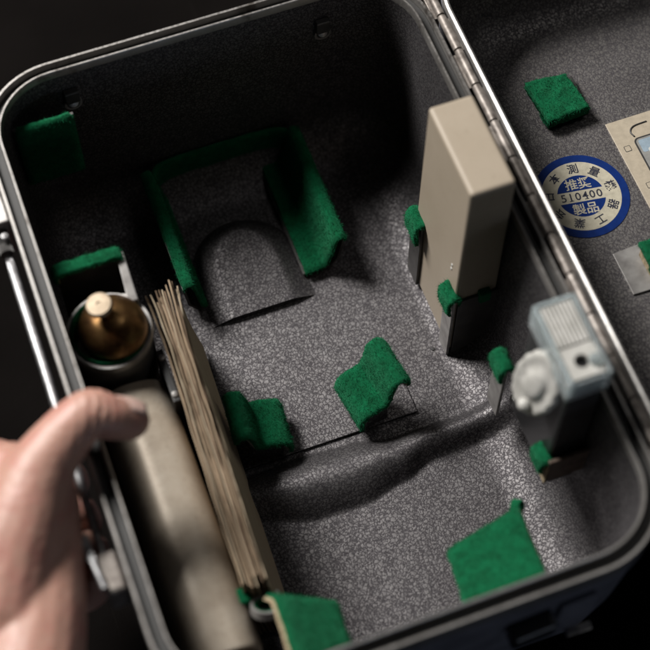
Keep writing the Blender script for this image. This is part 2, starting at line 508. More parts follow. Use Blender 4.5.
# ---- lid, opened flat to the right
LX0, LX1, LD = 182.0, 350.0, 45.0
lid_rings = []
def lrr(ins, z, r): return [(x, y, z) for x, y in rrect(LX0+ins, LX1-ins, ins, YL-ins, r, 10, 40)]
RL = 20.0
lp = [(0, -3), (.6, -10), (1, -(LD-RL))]+[(1+RL*(1-math.cos(a)), -(LD-RL)-RL*math.sin(a)) for a in [math.radians(q) for q in range(8, 91, 8)]]
lr = [lrr(i, z, max(25-i*.6, 8)) for i, z in lp]
b0 = lr[-1]; lcx = (LX0+LX1)/2
for k in range(1, 14): lr.append([(lcx+(x-lcx)*(1-k/13*.99), 125+(y-125)*(1-k/13*.99), -LD) for x, y, z in b0])
vs_, fs = loft(lr, cap1=True)
lid = mesh('lid', vs_, fs, 'hammertone_lid', case, True, recalc=False)
ol = [[(x, y, z) for x, y in rrect(LX0-o, LX1+o, -o, YL+o, 25+o, 12, 30)] for o, z in
      [(1.2, -4.2), (2.0, -4.2), (2.0, -12), (1.2, -LD+8), (-4, -LD+1), (-14, -LD-3), (-22, -LD-3.5)]]
vs_, fs = loft(ol, cap1=True)
mesh('lid_shell', vs_, fs, 'outer_paint', lid, True, 50)
def lidring(o, z): return [(x, y, z) for x, y in rrect(LX0-o, LX1+o, -o, YL+o, 25+o, 12, 30)]
vs_, fs = loft([lidring(o, z) for o, z in [(-.5, -6), (-.5, -.4), (-.2, .1), (.6, .4), (1.4, .1), (1.7, -.4), (1.7, -6)]], closed=True)
mesh('lid_rim', vs_, fs, 'lid_rim_metal', lid, True, 35)
# raised panel of the lid (its back edge is the step seen next to the label plate)
prism('lid_panel', [(197, 30), (330, 30), (330, 183.5), (197, 183.5)], -LD, -LD+.8, 'hammertone_lid', lid, .3)

# felt block on the lid
fx = U(525, 82, -37); 
def felt_block(name, c4, z0, z1, parent, seed, n=9, r=1.1):
    """soft block: 4 plan corners, rounded and slightly lumpy"""
    rings = []
    m = 44
    def outline(k):
        t = k/m*4; i = int(t) % 4; f = t-int(t)
        a, b = Vector(c4[i]), Vector(c4[(i+1) % 4]); return a+(b-a)*f
    c = sum((Vector(p) for p in c4), Vector((0, 0)))/4
    size = min((Vector(c4[0])-Vector(c4[1])).length, (Vector(c4[1])-Vector(c4[2])).length)
    lv = [(1, z0)]+[(1, z0+(z1-z0-r)*t) for t in (.5, 1)]
    lv += [(1-(r*(1-math.cos(a)))/(size/2), z1-r+r*math.sin(a)) for a in (.5, 1.0, 1.57)]
    lv += [(s, z1) for s in (.85, .7, .55, .4, .25, .1, .01)]
    for s, z in lv:
        ring = []
        for k in range(m):
            p = c+(outline(k)-c)*s
            q = Vector((p.x*.3+seed*7, p.y*.3, z*.3)); d = noise.noise_vector(q)*.5+noise.noise_vector(q*3)*.2
            ring.append((p.x+d.x, p.y+d.y, z+d.z*(1 if z > z0 else 0)))
        rings.append(ring)
    vs_, fs = loft(rings, cap0=True, cap1=True)
    return mesh(name, vs_, fs, 'felt', parent, True, 70)
pts = [U(p[0], p[1], -37) for p in ((550, 122), (590, 107), (566, 73), (525, 82))]
lb = box('felt_holder', 213, 231, 187, 205, -LD+.1, -41.5, 'dark_metal', case, .3)
felt_block('felt_pad', [(p.x, p.y) for p in pts], -41.5, -36.5, lb, 1)
# second felt block + spring clip at the right edge of the picture
a = U(612, 256, -LD); b = U(632, 297, -LD)
cl = prism('clip_plate', [(a.x, b.y), (a.x+22, b.y-.5), (a.x+22, a.y+1), (a.x, a.y)], -LD+.85, -LD+1.8, 'grey_metal', case, .1)
p = U(641, 240, -35)
box('cork_block', p.x-.5, p.x+16, p.y-16, p.y-2, -LD+1.8, -37.2, 'felt_edge', cl, .3)
felt_block('felt_pad', [(p.x-1.2, p.y-17), (p.x+16, p.y-17), (p.x+16, p.y-1), (p.x-1.2, p.y-1)], -37.2, -33.5, cl, 2)

# ---- recommendation sticker with its lettering
SC = U(581.5, 196, -LD+1); SR = 19.4
A0 = math.radians(8.5)
def disc_prism(name, r0, r1, z0, z1, mat, parent, n=72, a0=0, a1=360, c=None):
    c = c or SC; rings = []
    full = a1-a0 >= 360
    vs_ = []; fs = []
    k_ = n if full else n+1
    for i in range(k_):
        a = math.radians(a0+(a1-a0)*i/n)
        for r, z in ((r0, z0), (r1, z0), (r1, z1), (r0, z1)): vs_.append((c.x+r*math.cos(a), c.y+r*math.sin(a), z))
    for i in range(n):
        a_, b_ = i*4, ((i+1) % k_)*4
        for q in range(4): fs.append((a_+q, a_+(q+1) % 4, b_+(q+1) % 4, b_+q))
    return mesh(name, vs_, fs, mat, parent, False)
sz = -LD+.85
stk = disc_prism('approval_sticker', .01, SR, sz, sz+.25, 'sticker_blue', case, 96)
disc_prism('sticker_ring', .01, SR*.83, sz+.25, sz+.29, 'sticker_white', stk, 96)
# blue upper and lower segments leave the white number band between them
def segment(name, sgn):
    r = SR*.50; h = SR*.135; n = 30
    a0 = math.asin(h/r); vs2 = []
    for i in range(n+1):
        a = a0+(math.pi-2*a0)*i/n; vs2.append((r*math.cos(a), sgn*r*math.sin(a)))
    rot = lambda x, y: (SC.x+x*math.cos(-A0)-y*math.sin(-A0), SC.y+x*math.sin(-A0)+y*math.cos(-A0))
    return prism(name, [rot(*v) for v in vs2], sz+.29, sz+.32, 'sticker_blue', stk, 0)
segment('sticker_segment', 1); segment('sticker_segment', -1)
def text_mesh(name, body, size, c, rot, z, mat, parent, sx=1, fat=0.0):
    cu = bpy.data.curves.new(name, 'FONT'); cu.body = body; cu.size = size
    cu.align_x = 'CENTER'; cu.align_y = 'CENTER'; cu.offset = fat; cu.resolution_u = 3
    o = bpy.data.objects.new('tmp', cu); COL.objects.link(o)
    dg = bpy.context.evaluated_depsgraph_get()
    me = bpy.data.meshes.new_from_object(o.evaluated_get(dg)); me.name = name
    bpy.data.objects.remove(o)
    bb = [v.co for v in me.vertices]
    if not bb: return None
    mx = (min(v.x for v in bb)+max(v.x for v in bb))/2; my = (min(v.y for v in bb)+max(v.y for v in bb))/2
    ca, sa = math.cos(rot), math.sin(rot)
    for v in me.vertices:
        x, y = (v.co.x-mx)*sx, v.co.y-my
        v.co = V(c[0]+x*ca-y*sa, c[1]+x*sa+y*ca, z)
    me.materials.clear()
    return link(name, me, mat, parent, False)
def loc_st(x, y):
    return (SC.x+x*math.cos(-A0)-y*math.sin(-A0), SC.y+x*math.sin(-A0)+y*math.cos(-A0))
for i, ch in enumerate('510400'):
    xo = (i-2.5)*2.95
    text_mesh('sticker_digit', ch, 5.0, loc_st(xo, 0), -A0, sz+.34, 'sticker_ink', stk, 1.0, .06)
    if ch in '14':                           # slab feet of the numbering-machine figures
        q4 = [loc_st(xo+dx+(.35 if ch == '4' else 0), -1.75+dy) for dx, dy in ((-.85, -.16), (.85, -.16), (.85, .16), (-.85, .16))]
        prism('sticker_digit', q4, sz+.33, sz+.345, 'sticker_ink', stk, 0)
text_mesh('sticker_text', '推奨', 5.4, loc_st(0, SR*.30), -A0, sz+.36, 'sticker_white', stk, 1, .075)
text_mesh('sticker_text', '製品', 5.4, loc_st(0, -SR*.31), -A0, sz+.36, 'sticker_white', stk, 1, .075)
# ring text runs clockwise; angles measured on the photograph
for i, ch in enumerate('日本測量機器工業会'):
    a = math.radians(171-40*i)-A0+math.radians(0)
    text_mesh('sticker_character', ch, 4.7, (SC.x+SR*.67*math.cos(a), SC.y+SR*.67*math.sin(a)), a-math.pi/2, sz+.34, 'sticker_ink', stk, 1, .075)

# ---- instruction plate at the right edge
pa = U(605, 125, -LD+1); 
plx, ply = pa.x, pa.y
pl = prism('instruction_plate', [(plx, ply-62), (plx+44, ply-62), (plx+44, ply), (plx, ply)], -LD+.8, -LD+1.4, 'plate_cream', case, .1)
zt = -LD+1.42
def rr_prism(name, x0, x1, y0, y1, r, z0, z1, mat, parent):
    return prism(name, rrect(x0, x1, y0, y1, r, 5, 2), z0, z1, mat, parent, 0)
q = U(632, 141, -LD)
fx0, fy1 = q.x, q.y
rr_prism('printed_frame', fx0, fx0+30, fy1-44, fy1, 2.2, zt, zt+.05, 'plate_line', pl)
rr_prism('printed_frame', fx0+.7, fx0+29.3, fy1-43.3, fy1-.7, 1.7, zt+.05, zt+.09, 'plate_grey', pl)
rr_prism('printed_picture', fx0+1.6, fx0+9, fy1-7.5, fy1-1.4, .8, zt+.1, zt+.14, 'plate_blue', pl)
rr_prism('printed_picture', fx0+4, fx0+12, fy1-10.5, fy1-6.0, .8, zt+.15, zt+.19, 'plate_white', pl)
rr_prism('printed_picture', fx0+3, fx0+14, fy1-24, fy1-13, 2, zt+.1, zt+.14, 'plate_white', pl)
tube('printed_arrow', catmull([(fx0+1.2, fy1+.8, zt+.1), (fx0+.6, fy1+3.5, zt+.1), (fx0+3, fy1+5.6, zt+.1), (fx0+9, fy1+6, zt+.1)], 6), .32, 'plate_line', pl, 8)
for i, (dx, dy) in enumerate(((-5.2, -2.2), (-4.2, -21), (-4, -33))):
    x0, y0 = fx0+dx, fy1+dy
    rr_prism('printed_number_box', x0, x0+2.8, y0-2.8, y0, .4, zt, zt+.04, 'plate_line', pl)
    rr_prism('printed_number_box', x0+.25, x0+2.55, y0-2.55, y0-.25, .3, zt+.05, zt+.08, 'plate_cream', pl)

# ---- felt-lined U tray at the back
tr_z = -88
tray_prof_r = [(108.5, -93), (111.5, -94), (114.5, -93), (116.5, -89), (118, -83), (119.2, -78)]
lp_ = plate_sheet('tray_plate', [(104, -97), (116, -97), (119.5, -92), (122, -78)], 184, 241, case, 1.2, 'dark_metal')
felt_sheet('felt_lining', [(105, -96.5), (110, -96.3), (114, -95), (116.5, -90), (118, -84), (119.5, -77), (121, -76.2), (122.3, -78)], 183, 243, lp_, 1.8, seed=3, ny=24)
lp_ = plate_sheet('tray_plate', [(52.5, -78), (54, -92), (57, -97), (60, -97.6)], 184, 241, case, 1.2, 'dark_metal')
felt_sheet('felt_lining', [(52.8, -78), (53.6, -76.4), (55, -77), (56.4, -84), (57.2, -90), (58.2, -94), (60, -96.2)], 183, 243, lp_, 1.8, seed=4, ny=24)
# back wall of the tray, curved at both ends
def back_felt():
    path = [(55.5, 239), (57, 243.5), (61, 246), (70, 247), (88, 247), (106, 247), (114, 246), (118.5, 243.5), (120.5, 239)]
    P = catmull(path, 5); n = len(P); vs_ = []; fs = []
    nz = 6
    for lay in (0, 1):
        for i, (x, y) in enumerate(P):
            a = Vector(P[max(i-1, 0)]); b = Vector(P[min(i+1, n-1)]); t = (b-a).normalized(); nn = Vector((t.y, -t.x))
            for j in range(nz+1):
                z = -90+(13.5)*j/nz
                p = Vector((x, y))+nn*(1.8*lay)
                d = noise.noise_vector(Vector((p.x*.3, p.y*.3, z*.3)))*.3
                vs_.append((p.x+d.x, p.y+d.y, z+d.z))
    L = n*(nz+1); h = nz+1
    for i in range(n-1):
        for j in range(nz):
            a = i*h+j; fs += [(a, a+1, a+h+1, a+h), (L+a, L+a+h, L+a+h+1, L+a+1)]
        fs += [(i*h+nz, L+i*h+nz, L+(i+1)*h+nz, (i+1)*h+nz), (i*h, (i+1)*h, L+(i+1)*h, L+i*h)]
    for i in (0, n-1):
        for j in range(nz): fs.append((i*h+j, i*h+j+1, L+i*h+j+1, L+i*h+j))
    mesh('felt_lining', vs_, fs, 'felt', lp_, True, 60)
back_felt()
# embossed tongue in the middle of the tray
def tongue():
    x0, x1, y0 = 60, 106, 174.5; yc = 198; r = (x1-x0)/2; xc = (x0+x1)/2
    out = []
    n = 40
    base_ = [(x1, y0)]+[(x1, y0+(yc-y0)*k/8) for k in range(1, 9)]+[(xc+r*math.cos(math.pi*k/n), yc+r*1.0*math.sin(math.pi*k/n)) for k in range(1, n)]+[(x0, yc-(yc-y0)*k/8) for k in range(0, 9)]
    rings = []
    W_ = 10.5; Hh = 11.0
    cx_, cy_ = xc, y0
    for k in range(0, 15):
        t = k/14
        ins = W_*t; s = 1-ins/r
        hgt = Hh*(1.12*t if t < .78 else 1.12*.78+(1-1.12*.78)*math.sin(math.pi/2*(t-.78)/.22))
        ring = []
        for x, y in base_:
            X = xc+(x-xc)*s; Y = y0+(y-y0)*(1-ins/(yc+r-y0))
            ramp_ = .26+.74*min(1, max(0, (Y-y0)/48))
            ring.append((X, Y, -D+.2+hgt*ramp_))
        rings.append(ring)
    s_last = 1-W_/r
    for k in range(1, 9):
        q = 1-k/8*.995
        ring = []
        for x, y in base_:
            X = xc+(x-xc)*s_last*q; Y = y0+(y-y0)*(1-W_/(yc+r-y0))*q+0*(1-q)
            ramp_ = .26+.74*min(1, max(0, (Y-y0)/48))
            dip = .3*math.sin(math.pi/2*(k/8))
            ring.append((X, Y, -D+.2+Hh*ramp_+dip*ramp_))
        rings.append(ring)
    n_ = len(base_); vs_ = [p for r_ in rings for p in r_]; fs = []
    for i in range(len(rings)-1):
        for j in range(n_-1):
            a = i*n_+j; fs.append((a, a+1, a+n_+1, a+n_))
    # front lip
    m = len(vs_)
    prev = None
    for ri in range(len(rings)):
        pass
    fr = [ri*n_ for ri in range(len(rings))]+[ri*n_+n_-1 for ri in range(len(rings)-1, -1, -1)]
    low = []
    for v in fr:
        x, y, z = vs_[v]; vs_.append((x, y0, -D-.6)); low.append(len(vs_)-1)
    for i in range(len(fr)-1): fs.append((fr[i], fr[i+1], low[i+1], low[i]))
    mesh('embossed_tongue', vs_, fs, 'hammertone', case, True, 55)
tongue()
# thin doubler plate on the floor, its front edge shows as a fine dark seam
prism('floor_plate', [(50, 108.3), (126.5, 108.3), (126.5, 121), (50, 121)], -D, -D+1.3, 'hammertone', case, .25)

# ---- centre cradle: two felt pads on bent metal feet
def cradle(prof, y0, y1, rot, piv, seed, xs, zt_):
    pp = plate_sheet('cradle_bracket', [(p[0], p[1]-.1) for p in prof], y0+.8, y1-.8, case, 1.0, 'grey_metal', rot, piv)
    felt_sheet('felt_pad', prof, y0, y1, pp, 2.1, rot, piv, seed=seed, wob=.45, ny=16)
    for yy in (y0+2.0, y1-4):
        c8 = []
        ca, sa = math.cos(math.radians(rot)), math.sin(math.radians(rot))
        def pl_(x, y): x, y = x-piv[0], y-piv[1]; return (piv[0]+x*ca-y*sa, piv[1]+x*sa+y*ca)
        cs = [pl_(xs[0], yy), pl_(xs[1], yy), pl_(xs[1], yy+1.2), pl_(xs[0], yy+1.2)]
        hexa('bracket_foot', [(x, y, -D-.5) for x, y in cs]+[(x, y, z) for (x, y), z in zip(cs, (zt_[0], zt_[1], zt_[1], zt_[0]))], 'hammertone', pp, .15)
cradle([(102.2, -95), (102.4, -89.5), (104, -86), (107, -84.4), (111.2, -83.6), (113.6, -82.4), (114.8, -77), (116.0, -70.6), (118.4, -67.4), (120.6, -69.5), (121.4, -73)], 107.5, 129.5, 9, (110, 108), 5, (104.5, 114), (-88, -86))
cradle([(50, -73.5), (51.8, -70.2), (54.2, -71.6), (55.8, -77), (57.2, -82.4), (60, -84.2), (64.6, -84.6), (68.6, -86), (70.2, -89.5), (70.4, -94)], 108, 129, -5, (60, 108), 6, (57, 68.5), (-86.5, -88))

# ---- front cradle pads (slanting towards each other)
def slant_pad(cA, cB, cC, cD, seed, roll):
    """cA back-left, cB back-right, cC front-right, cD front-left (x,y,z); felt over a plate"""
    A, B_, C_, D_ = [Vector(c) for c in (cA, cB, cC, cD)]
    n_ = ((B_-A).cross(D_-A)).normalized()
    if n_.z < 0: n_ = -n_
    def patch(off0, off1, name, mat, parent, nu=16, wob=.4, grow=0):
        vs_ = []; fs = []
        for lay in (off0, off1):
            for j in range(nu+1):
                for i in range(nu+1):
                    u, v = i/nu, j/nu
                    p = (A*(1-u)+B_*u)*(1-v)+(D_*(1-u)+C_*u)*v
                    if lay == off1:
                        e = min(1, 6*min(u, 1-u, v, 1-v)+.55)
                    else: e = 1
                    d = noise.noise_vector(p*.33+Vector((seed*5, 0, 0)))*wob
                    p = p+n_*(lay*e if lay == off1 else lay)+d
                    # back edge rolls down
                    if v < .18: p -= n_*((.18-v)/.18)**2*3.2
                    vs_.append(tuple(p))
        h = nu+1; L = h*h
        for j in range(nu):
            for i in range(nu):
                a_ = j*h+i
                fs += [(a_, a_+1, a_+h+1, a_+h), (L+a_, L+a_+h, L+a_+h+1, L+a_+1)]
        for k in range(nu):
            for a_, b_ in ((k, k+1), (nu*h+k, nu*h+k+1), (k*h, (k+1)*h), (k*h+nu, (k+1)*h+nu)):
                fs.append((a_, b_, L+b_, L+a_))
        return mesh(name, vs_, fs, mat, parent, True, 60)
    pp = patch(-1.6, -.05, 'support_plate', 'felt_edge', case, 10, .2)
    patch(0, 2.2, 'felt_pad', 'felt', pp)
    return pp, n_
bl, nn_ = slant_pad(U(446, 547, -52), U(516, 503, -40), U(549, 580, -28), U(467, 613, -36), 8, True)
pr = U(521, 499, -42)
rax = (.62, -.62, .48)
ro = tuple(pr+Vector((-3.0, -.6, -2.4)))
lathe('felt_roll', [(1.5, 0), (2.6, 0), (2.7, 2.4), (2.4, 3.4), (1.6, 3.4)], ro, rax, 'felt', bl, 20, closed=True)
lathe('roll_core', [(1.55, 0), (1.55, 2.2)], ro, rax, 'rubber', bl, 16)
slant_pad(U(271, 590, -26), U(334, 599, -52), U(351, 652, -38), U(296, 668, -8), 9, True)

# ---- pad in the back left corner
hp = box('corner_bracket', 5, 29.5, 238.2, 239.6, -52, -13.5, 'dark_metal', case, .2)
def wall_felt(name, x0, x1, y, z0, z1, th, parent, seed, nx=14, nz=16, cut=3.0):
    vs_ = []; fs = []
    for lay in (0, 1):
        for j in range(nz+1):
            for i in range(nx+1):
                u, v = i/nx, j/nz
                x = x0+(x1-x0)*u; z = z0+(z1-z0)*v
                if v > .9: x = x0+cut*.5*(v-.9)*10*(1 if u < .5 else 0)+(x1-x0-cut*.5*(v-.9)*10)*u
                e = min(1, 6*min(u, 1-u, v, 1-v)+.5)
                d = noise.noise_vector(Vector((x*.3+seed*3, y*.3, z*.3)))*.45
                vs_.append((x+d.x, y-th*e*lay+d.y, z+d.z))
    h = nx+1; L = h*(nz+1)
    for j in range(nz):
        for i in range(nx):
            a_ = j*h+i; fs += [(a_, a_+1, a_+h+1, a_+h), (L+a_, L+a_+h, L+a_+h+1, L+a_+1)]
    for i in range(nx):
        for a_ in (i, nz*h+i): fs.append((a_, a_+1, L+a_+1, L+a_))
    for j in range(nz):
        for a_ in (j*h, j*h+nx): fs.append((a_, a_+h, L+a_+h, L+a_))
    return mesh(name, vs_, fs, 'felt', parent, True, 60)
wall_felt('felt_pad', 5.5, 29, 238, -50, -11, 3.0, hp, 11)

# ---- fastenings on the back wall
for px, py in ((73, 102), (322, 32)):
    c = UF(px, py, YL-1.2)
    bx_ = box('wall_stud', c.x-3, c.x+3, YL-3.2, YL-.2, c.z+1.5, c.z+8, 'dark_metal', case, .5)
    lathe('stud_ring', [(2.6, 0), (3.6, 0), (3.6, 1.6), (2.6, 1.6)], (c.x, YL-.6, c.z), (0, -1, 0), 'grey_metal', bx_, 24, closed=True)
    screw('stud_screw', (c.x, YL-.8, c.z), (0, -.8, .6), 2.6, bx_)
lathe('floor_rivet', [(.9, 0), (.8, .4), (0, .5)], tuple(U(433, 349, -D)), (0, 0, 1), 'rubber', case, 12)

# ---- holder for the beige block
bh = hexa('block_holder', [(149.5, 128.2, -98.5), (168, 128.2, -98.5), (168, 129.4, -98.5), (149.5, 129.4, -98.5), (149.5, 128.2, -54), (167.0, 128.2, -54), (167.0, 129.4, -54), (149.5, 129.4, -54)], 'dark_metal', case, .2)
box('holder_side', 147.2, 148.4, 128.2, 136.5, -99, -52, 'grey_metal', bh, .2)
box('holder_side', 147.2, 148.4, 162.5, 172.5, -97, -50, 'dark_metal', bh, .2)
box('holder_back', 148.4, 167, 172.2, 173.4, -93, -52, 'dark_metal', bh, .2)
def felt_fold(name, x, y0, y1, zt_, parent, seed, d=1, drop=9):
    """felt folded over an upright plate edge (profile in x-z)"""
    P = [(x-1.2*d, zt_-drop), (x-1.7*d, zt_-drop*.45), (x-1.4*d, zt_-.6), (x, zt_+.7), (x+1.2*d, zt_-.6), (x+1.5*d, zt_-3)]
    if d > 0: return felt_sheet(name, P, y0, y1, parent, 1.7, seed=seed, ny=10, wob=.5)
    return felt_sheet(name, P[::-1], y0, y1, parent, 1.7, seed=seed, ny=10, wob=.5)
felt_fold('felt_pad', 147.6, 127.2, 137.5, -52, bh, 21, 1, 10)
felt_fold('felt_pad', 147.6, 162, 173, -50, bh, 22, 1, 12)
box('felt_pad', 158, 163, 126.6, 129.9, -58, -51, 'felt', bh, .8, seg=3)

# ---- holder and clips for the lamp unit on the right wall
dv = box('unit_holder', 151, 167.5, 47.5, 49, -56, -38, 'brown_plate', case, .3)
box('holder_base', 154, 164, 49, 86, -62, -58, 'black_plastic', dv, .3)
box('holder_side', 150.8, 152, 88, 97, -80, -40, 'grey_metal', dv, .2)
box('holder_side', 150.8, 152, 47.5, 58, -57, -42, 'felt_edge', dv, .2)
felt_fold('felt_pad', 151.4, 87, 97, -38, dv, 23, 1, 9)
felt_fold('felt_pad', 151.4, 48.5, 57.5, -41, dv, 24, 1, 8)

# ---- holder on the left: plumb-bob cup, back plate, side strap
BC = (15.6, 150.0)
cup = lathe('bob_cup', [(12.6, -62), (14.8, -64), (15.6, -60), (15.6, -29), (15.3, -28.3), (14.6, -28.3), (14.4, -29), (14.4, -58)], (BC[0], BC[1], 0), (0, 0, 1), 'cup_paint', case, 48, closed=True)
lathe('cup_rim', [(14.4, -31), (16.2, -31), (16.4, -28.6), (16.0, -27.4), (14.9, -27.4), (14.4, -28.2)], (BC[0], BC[1], 0), (0, 0, 1), 'grey_metal', cup, 48, closed=True)
def feltring(n=60):
    rings = []
    for r, z in ((13.5, -40), (14.35, -40), (14.35, -27.6), (14.2, -26.4), (13.7, -26.4), (13.4, -28)):
        ring = []
        for k in range(n):
            a = 2*math.pi*k/n; q = noise.noise(Vector((math.cos(a)*3, math.sin(a)*3, z*.3)))*.35
            ring.append((BC[0]+(r+q)*math.cos(a), BC[1]+(r+q)*math.sin(a), z+q))
        rings.append(ring)
    vs_, fs = loft(rings, closed=True)
    mesh('felt_lining', vs_, fs, 'felt', cup, True, 60)
feltring()
box('cup_foot', 8, 28, 140, 155, -D+1, -62, 'dark_metal', cup, .4)
bp = box('back_plate', 3.5, 28, 175.5, 176.7, -88, -22, 'dark_metal', case, .2)
felt_sheet('felt_pad', [(4.2, -24), (4.2, -20.6), (10, -20), (18, -20), (26.5, -20.2), (27, -23)], 173.4, 178.6, bp, 2.2, seed=31, wob=.55)
hexa('side_tab', [(28, 156, -42), (29.5, 156, -42), (29.5, 176.5, -42), (28, 176.5, -42), (25.5, 157, -24), (29.5, 157, -24), (30.0, 176.5, -20), (27, 176.5, -20)], 'grey_metal', bp, .4)
hexa('side_tab', [(16, 160.4, -34), (28, 158.5, -34), (28, 159.7, -34), (16, 161.6, -34), (20, 161.4, -24.5), (28, 158.5, -24.5), (28, 160.9, -24.5), (20, 163, -24.5)], 'grey_metal', bp, .3)
st = box('strap', 29.8, 32.6, 118, 141, -60, -37, 'black_plastic', case, .4)
for yy in (121, 137): screw('strap_rivet', (31.2, yy, -36.9), (0, 0, 1), 1.3, st, 'grey_metal')
# hoop at the front end of the papers
hoop = lathe('end_ring', [(4.0, 0), (5.2, 0), (5.2, 3.2), (4.0, 3.2)], (35.5, 33.5, -46), (.25, .5, .83), 'grey_metal', case, 28, closed=True)
lathe('felt_lining', [(3.2, .2), (3.95, .2), (3.95, 2.9), (3.2, 2.9)], (35.5, 33.5, -46), (.25, .5, .83), 'felt', hoop, 24, closed=True)
lathe('ring_core', [(3.1, -1), (3.1, 0.4)], (35.5, 33.5, -46), (.25, .5, .83), 'rubber', hoop, 20)
box('side_plate', 41.5, 42.6, 6, 39, -95, -44, 'grey_metal', case, .2)
box('felt_pad', 28, 33, 38, 44, -52, -43, 'felt', hoop, 1.0, seg=3)

# ---- bail handle on the left wall
hb = box('handle_bracket', -13.5, -6.9, 196, 216, -30, -7, 'grey_metal', case, .6)
tube('pivot_pin', [(-11.3, 186, -13), (-11.3, 196, -13)], 2.6, 'dark_metal', hb, 16)
screw('pivot_screw', (-10.2, 192, -10.6), (0, 0, 1), 1.6, hb)
hb2 = box('handle_bracket', -14.6, -7.2, 46, 61, -28, -10, 'hinge_metal', case, 1.6, seg=3)
tube('handle_rod', [(-11.2, 187, -14), (-11.3, 178, -13.6), (-11.4, 120, -13), (-11.6, 75, -13), (-11.8, 60, -14)], [1.2, 1.7, 1.7, 1.7, 1.3], 'chrome', case, 16)
tube('catch_lever', [(-16.2, 68, -9), (-15.6, 58, -8), (-14.5, 48, -9)], [1.4, 1.2, 1.4], 'chrome', hb2, 12)

# ---- latch on the front wall
def fr(px, py, y): p = UF(px, py, y); return (p.x, p.z)
fp = [fr(*p, -6.5) for p in ((556, 618), (562, 606), (596, 592), (598, 596), (588, 612), (562, 626))]
n_ = len(fp); vs_ = [(x, -7.4, z) for x, z in fp]+[(x, -1.5, z) for x, z in fp]
fs = [tuple(range(n_)), tuple(range(n_, 2*n_))[::-1]]+[(i, (i+1) % n_, n_+(i+1) % n_, n_+i) for i in range(n_)]
lt = mesh('latch_plate', vs_, fs, 'outer_paint', case, False); bevel(lt, .5)
x, z = fr(566, 633, -9); x2, z2 = fr(590, 625, -9)
tube('latch_bar', [(x, -9, z), (x2, -9, z2)], 1.6, 'chrome', lt, 14)
x, z = fr(512, 640, -10); x2, z2 = fr(556, 622, -10)
hexa('latch_hook', [(x, -12, z-8), (x2, -12, z2-8), (x2, -5, z2-8), (x, -5, z-8), (x, -12, z+2), (x2, -12, z2+2), (x2, -5, z2+2), (x, -5, z+2)], 'black_plastic', lt, 1.6, 3)

# ================================================================ THINGS IN THE CASE
# ---- beige block
bk = thing('beige_box', 'tall beige plastic box standing upright in felt clips near the hinge', 'box', (158.5, 151, -97))
zt_ = 23.5
P0 = [U(p[0], p[1], zt_) for p in ((472.5, 197), (521.5, 181), (469, 91), (424.5, 104.6))]
xa = (P0[0].x+P0[3].x)/2; xb = (P0[1].x+P0[2].x)/2; ya = (P0[0].y+P0[1].y)/2; yb_ = (P0[2].y+P0[3].y)/2
xb = min(xb, 166.8)
up = hexa('box_body', [(xa, ya, -97), (xb, ya, -97), (xb, yb_, -97), (xa, yb_, -97), (xa+.3, ya+.3, zt_), (xb-.3, ya+.3, zt_), (xb-.3, yb_-1.2, zt_-.4), (xa+.3, yb_-1.2, zt_-.4)], 'beige', bk, 1.5, 4)
rb = random.Random(3)
for i in range(2):
    y = ya+6+1.5*rb.random(); z = -37-i*3.1
    box('scuff_mark', xa-.12, xa+.3, y, y+.5+.6*rb.random(), z, z+1.2, 'plate_white', up, 0)

# ---- lamp unit with ribbed clear cover
lu = thing('lamp_unit', 'clear ribbed plastic lamp unit with milky knob and black body, clipped at the right wall', 'lamp', (160, 66, -70))
ZT = 24.0
Q = [U(p[0], p[1], ZT) for p in ((571, 386), (615, 371), (575, 292), (531, 305))]
x0, x1 = (Q[0].x+Q[3].x)/2, (Q[1].x+Q[2].x)/2; y0, y1 = (Q[0].y+Q[1].y)/2, (Q[2].y+Q[3].y)/2
ZC = 10.0
body = box('lamp_body', x0+.8, x1-1.0, y0+1, y1-.8, -57.5, ZC, 'black_plastic', lu, 1.2, seg=3)
tray = box('cover_base', x0, x1, y0, y1, ZC, ZC+4, 'clear_plastic', lu, 1.0, seg=3)
# cover shell: walls + front top with a round hole
box('cover_wall', x0, x0+1.6, y0, y1, ZC+4.1, ZT, 'clear_plastic', tray, .6)
box('cover_wall', x1-1.6, x1, y0, y1, ZC+4.1, ZT, 'clear_plastic', tray, .6)
box('cover_wall', x0+1.7, x1-1.7, y1-1.6, y1, ZC+4.1, ZT, 'clear_plastic', tray, .5)
box('cover_wall', x0+1.7, x1-1.7, y0, y0+1.6, ZC+4.1, ZT-2, 'clear_plastic', tray, .5)
ym = y0+(y1-y0)*.44
for i in range(8):
    xx = x0+2.3+i*(x1-x0-4.6-1.0)/7
    box('cover_rib', xx, xx+1.0, ym, y1-1.8, ZC+4.1, ZT-.6, 'milky_plastic', tray, .25)
hc = Vector(((x0+x1)/2-.3, y0+(y1-y0)*.24, 0))
def plate_hole(name, xa_, xb_, ya_, yb2, c, r, z0, z1, mat, parent, n=32):
    out = []; inn = []
    for k in range(n):
        a = 2*math.pi*k/n; dx, dy = math.cos(a), math.sin(a)
        tx = ((xb_-c.x) if dx > 0 else (xa_-c.x))/dx if abs(dx) > 1e-6 else 1e9
        ty = ((yb2-c.y) if dy > 0 else (ya_-c.y))/dy if abs(dy) > 1e-6 else 1e9
        t = min(tx, ty); out.append((c.x+dx*t, c.y+dy*t)); inn.append((c.x+dx*r, c.y+dy*r))
    vs_, fs = loft([[(x, y, z0) for x, y in out], [(x, y, z1) for x, y in out], [(x, y, z1) for x, y in inn], [(x, y, z0) for x, y in inn]], closed=True)
    return mesh(name, vs_, fs, mat, parent, True, 30)
plate_hole('cover_plate', x0+1.7, x1-1.7, y0+1.7, ym-.4, hc, 2.6, ZT-3.4, ZT-1.2, 'milky_plastic', tray)
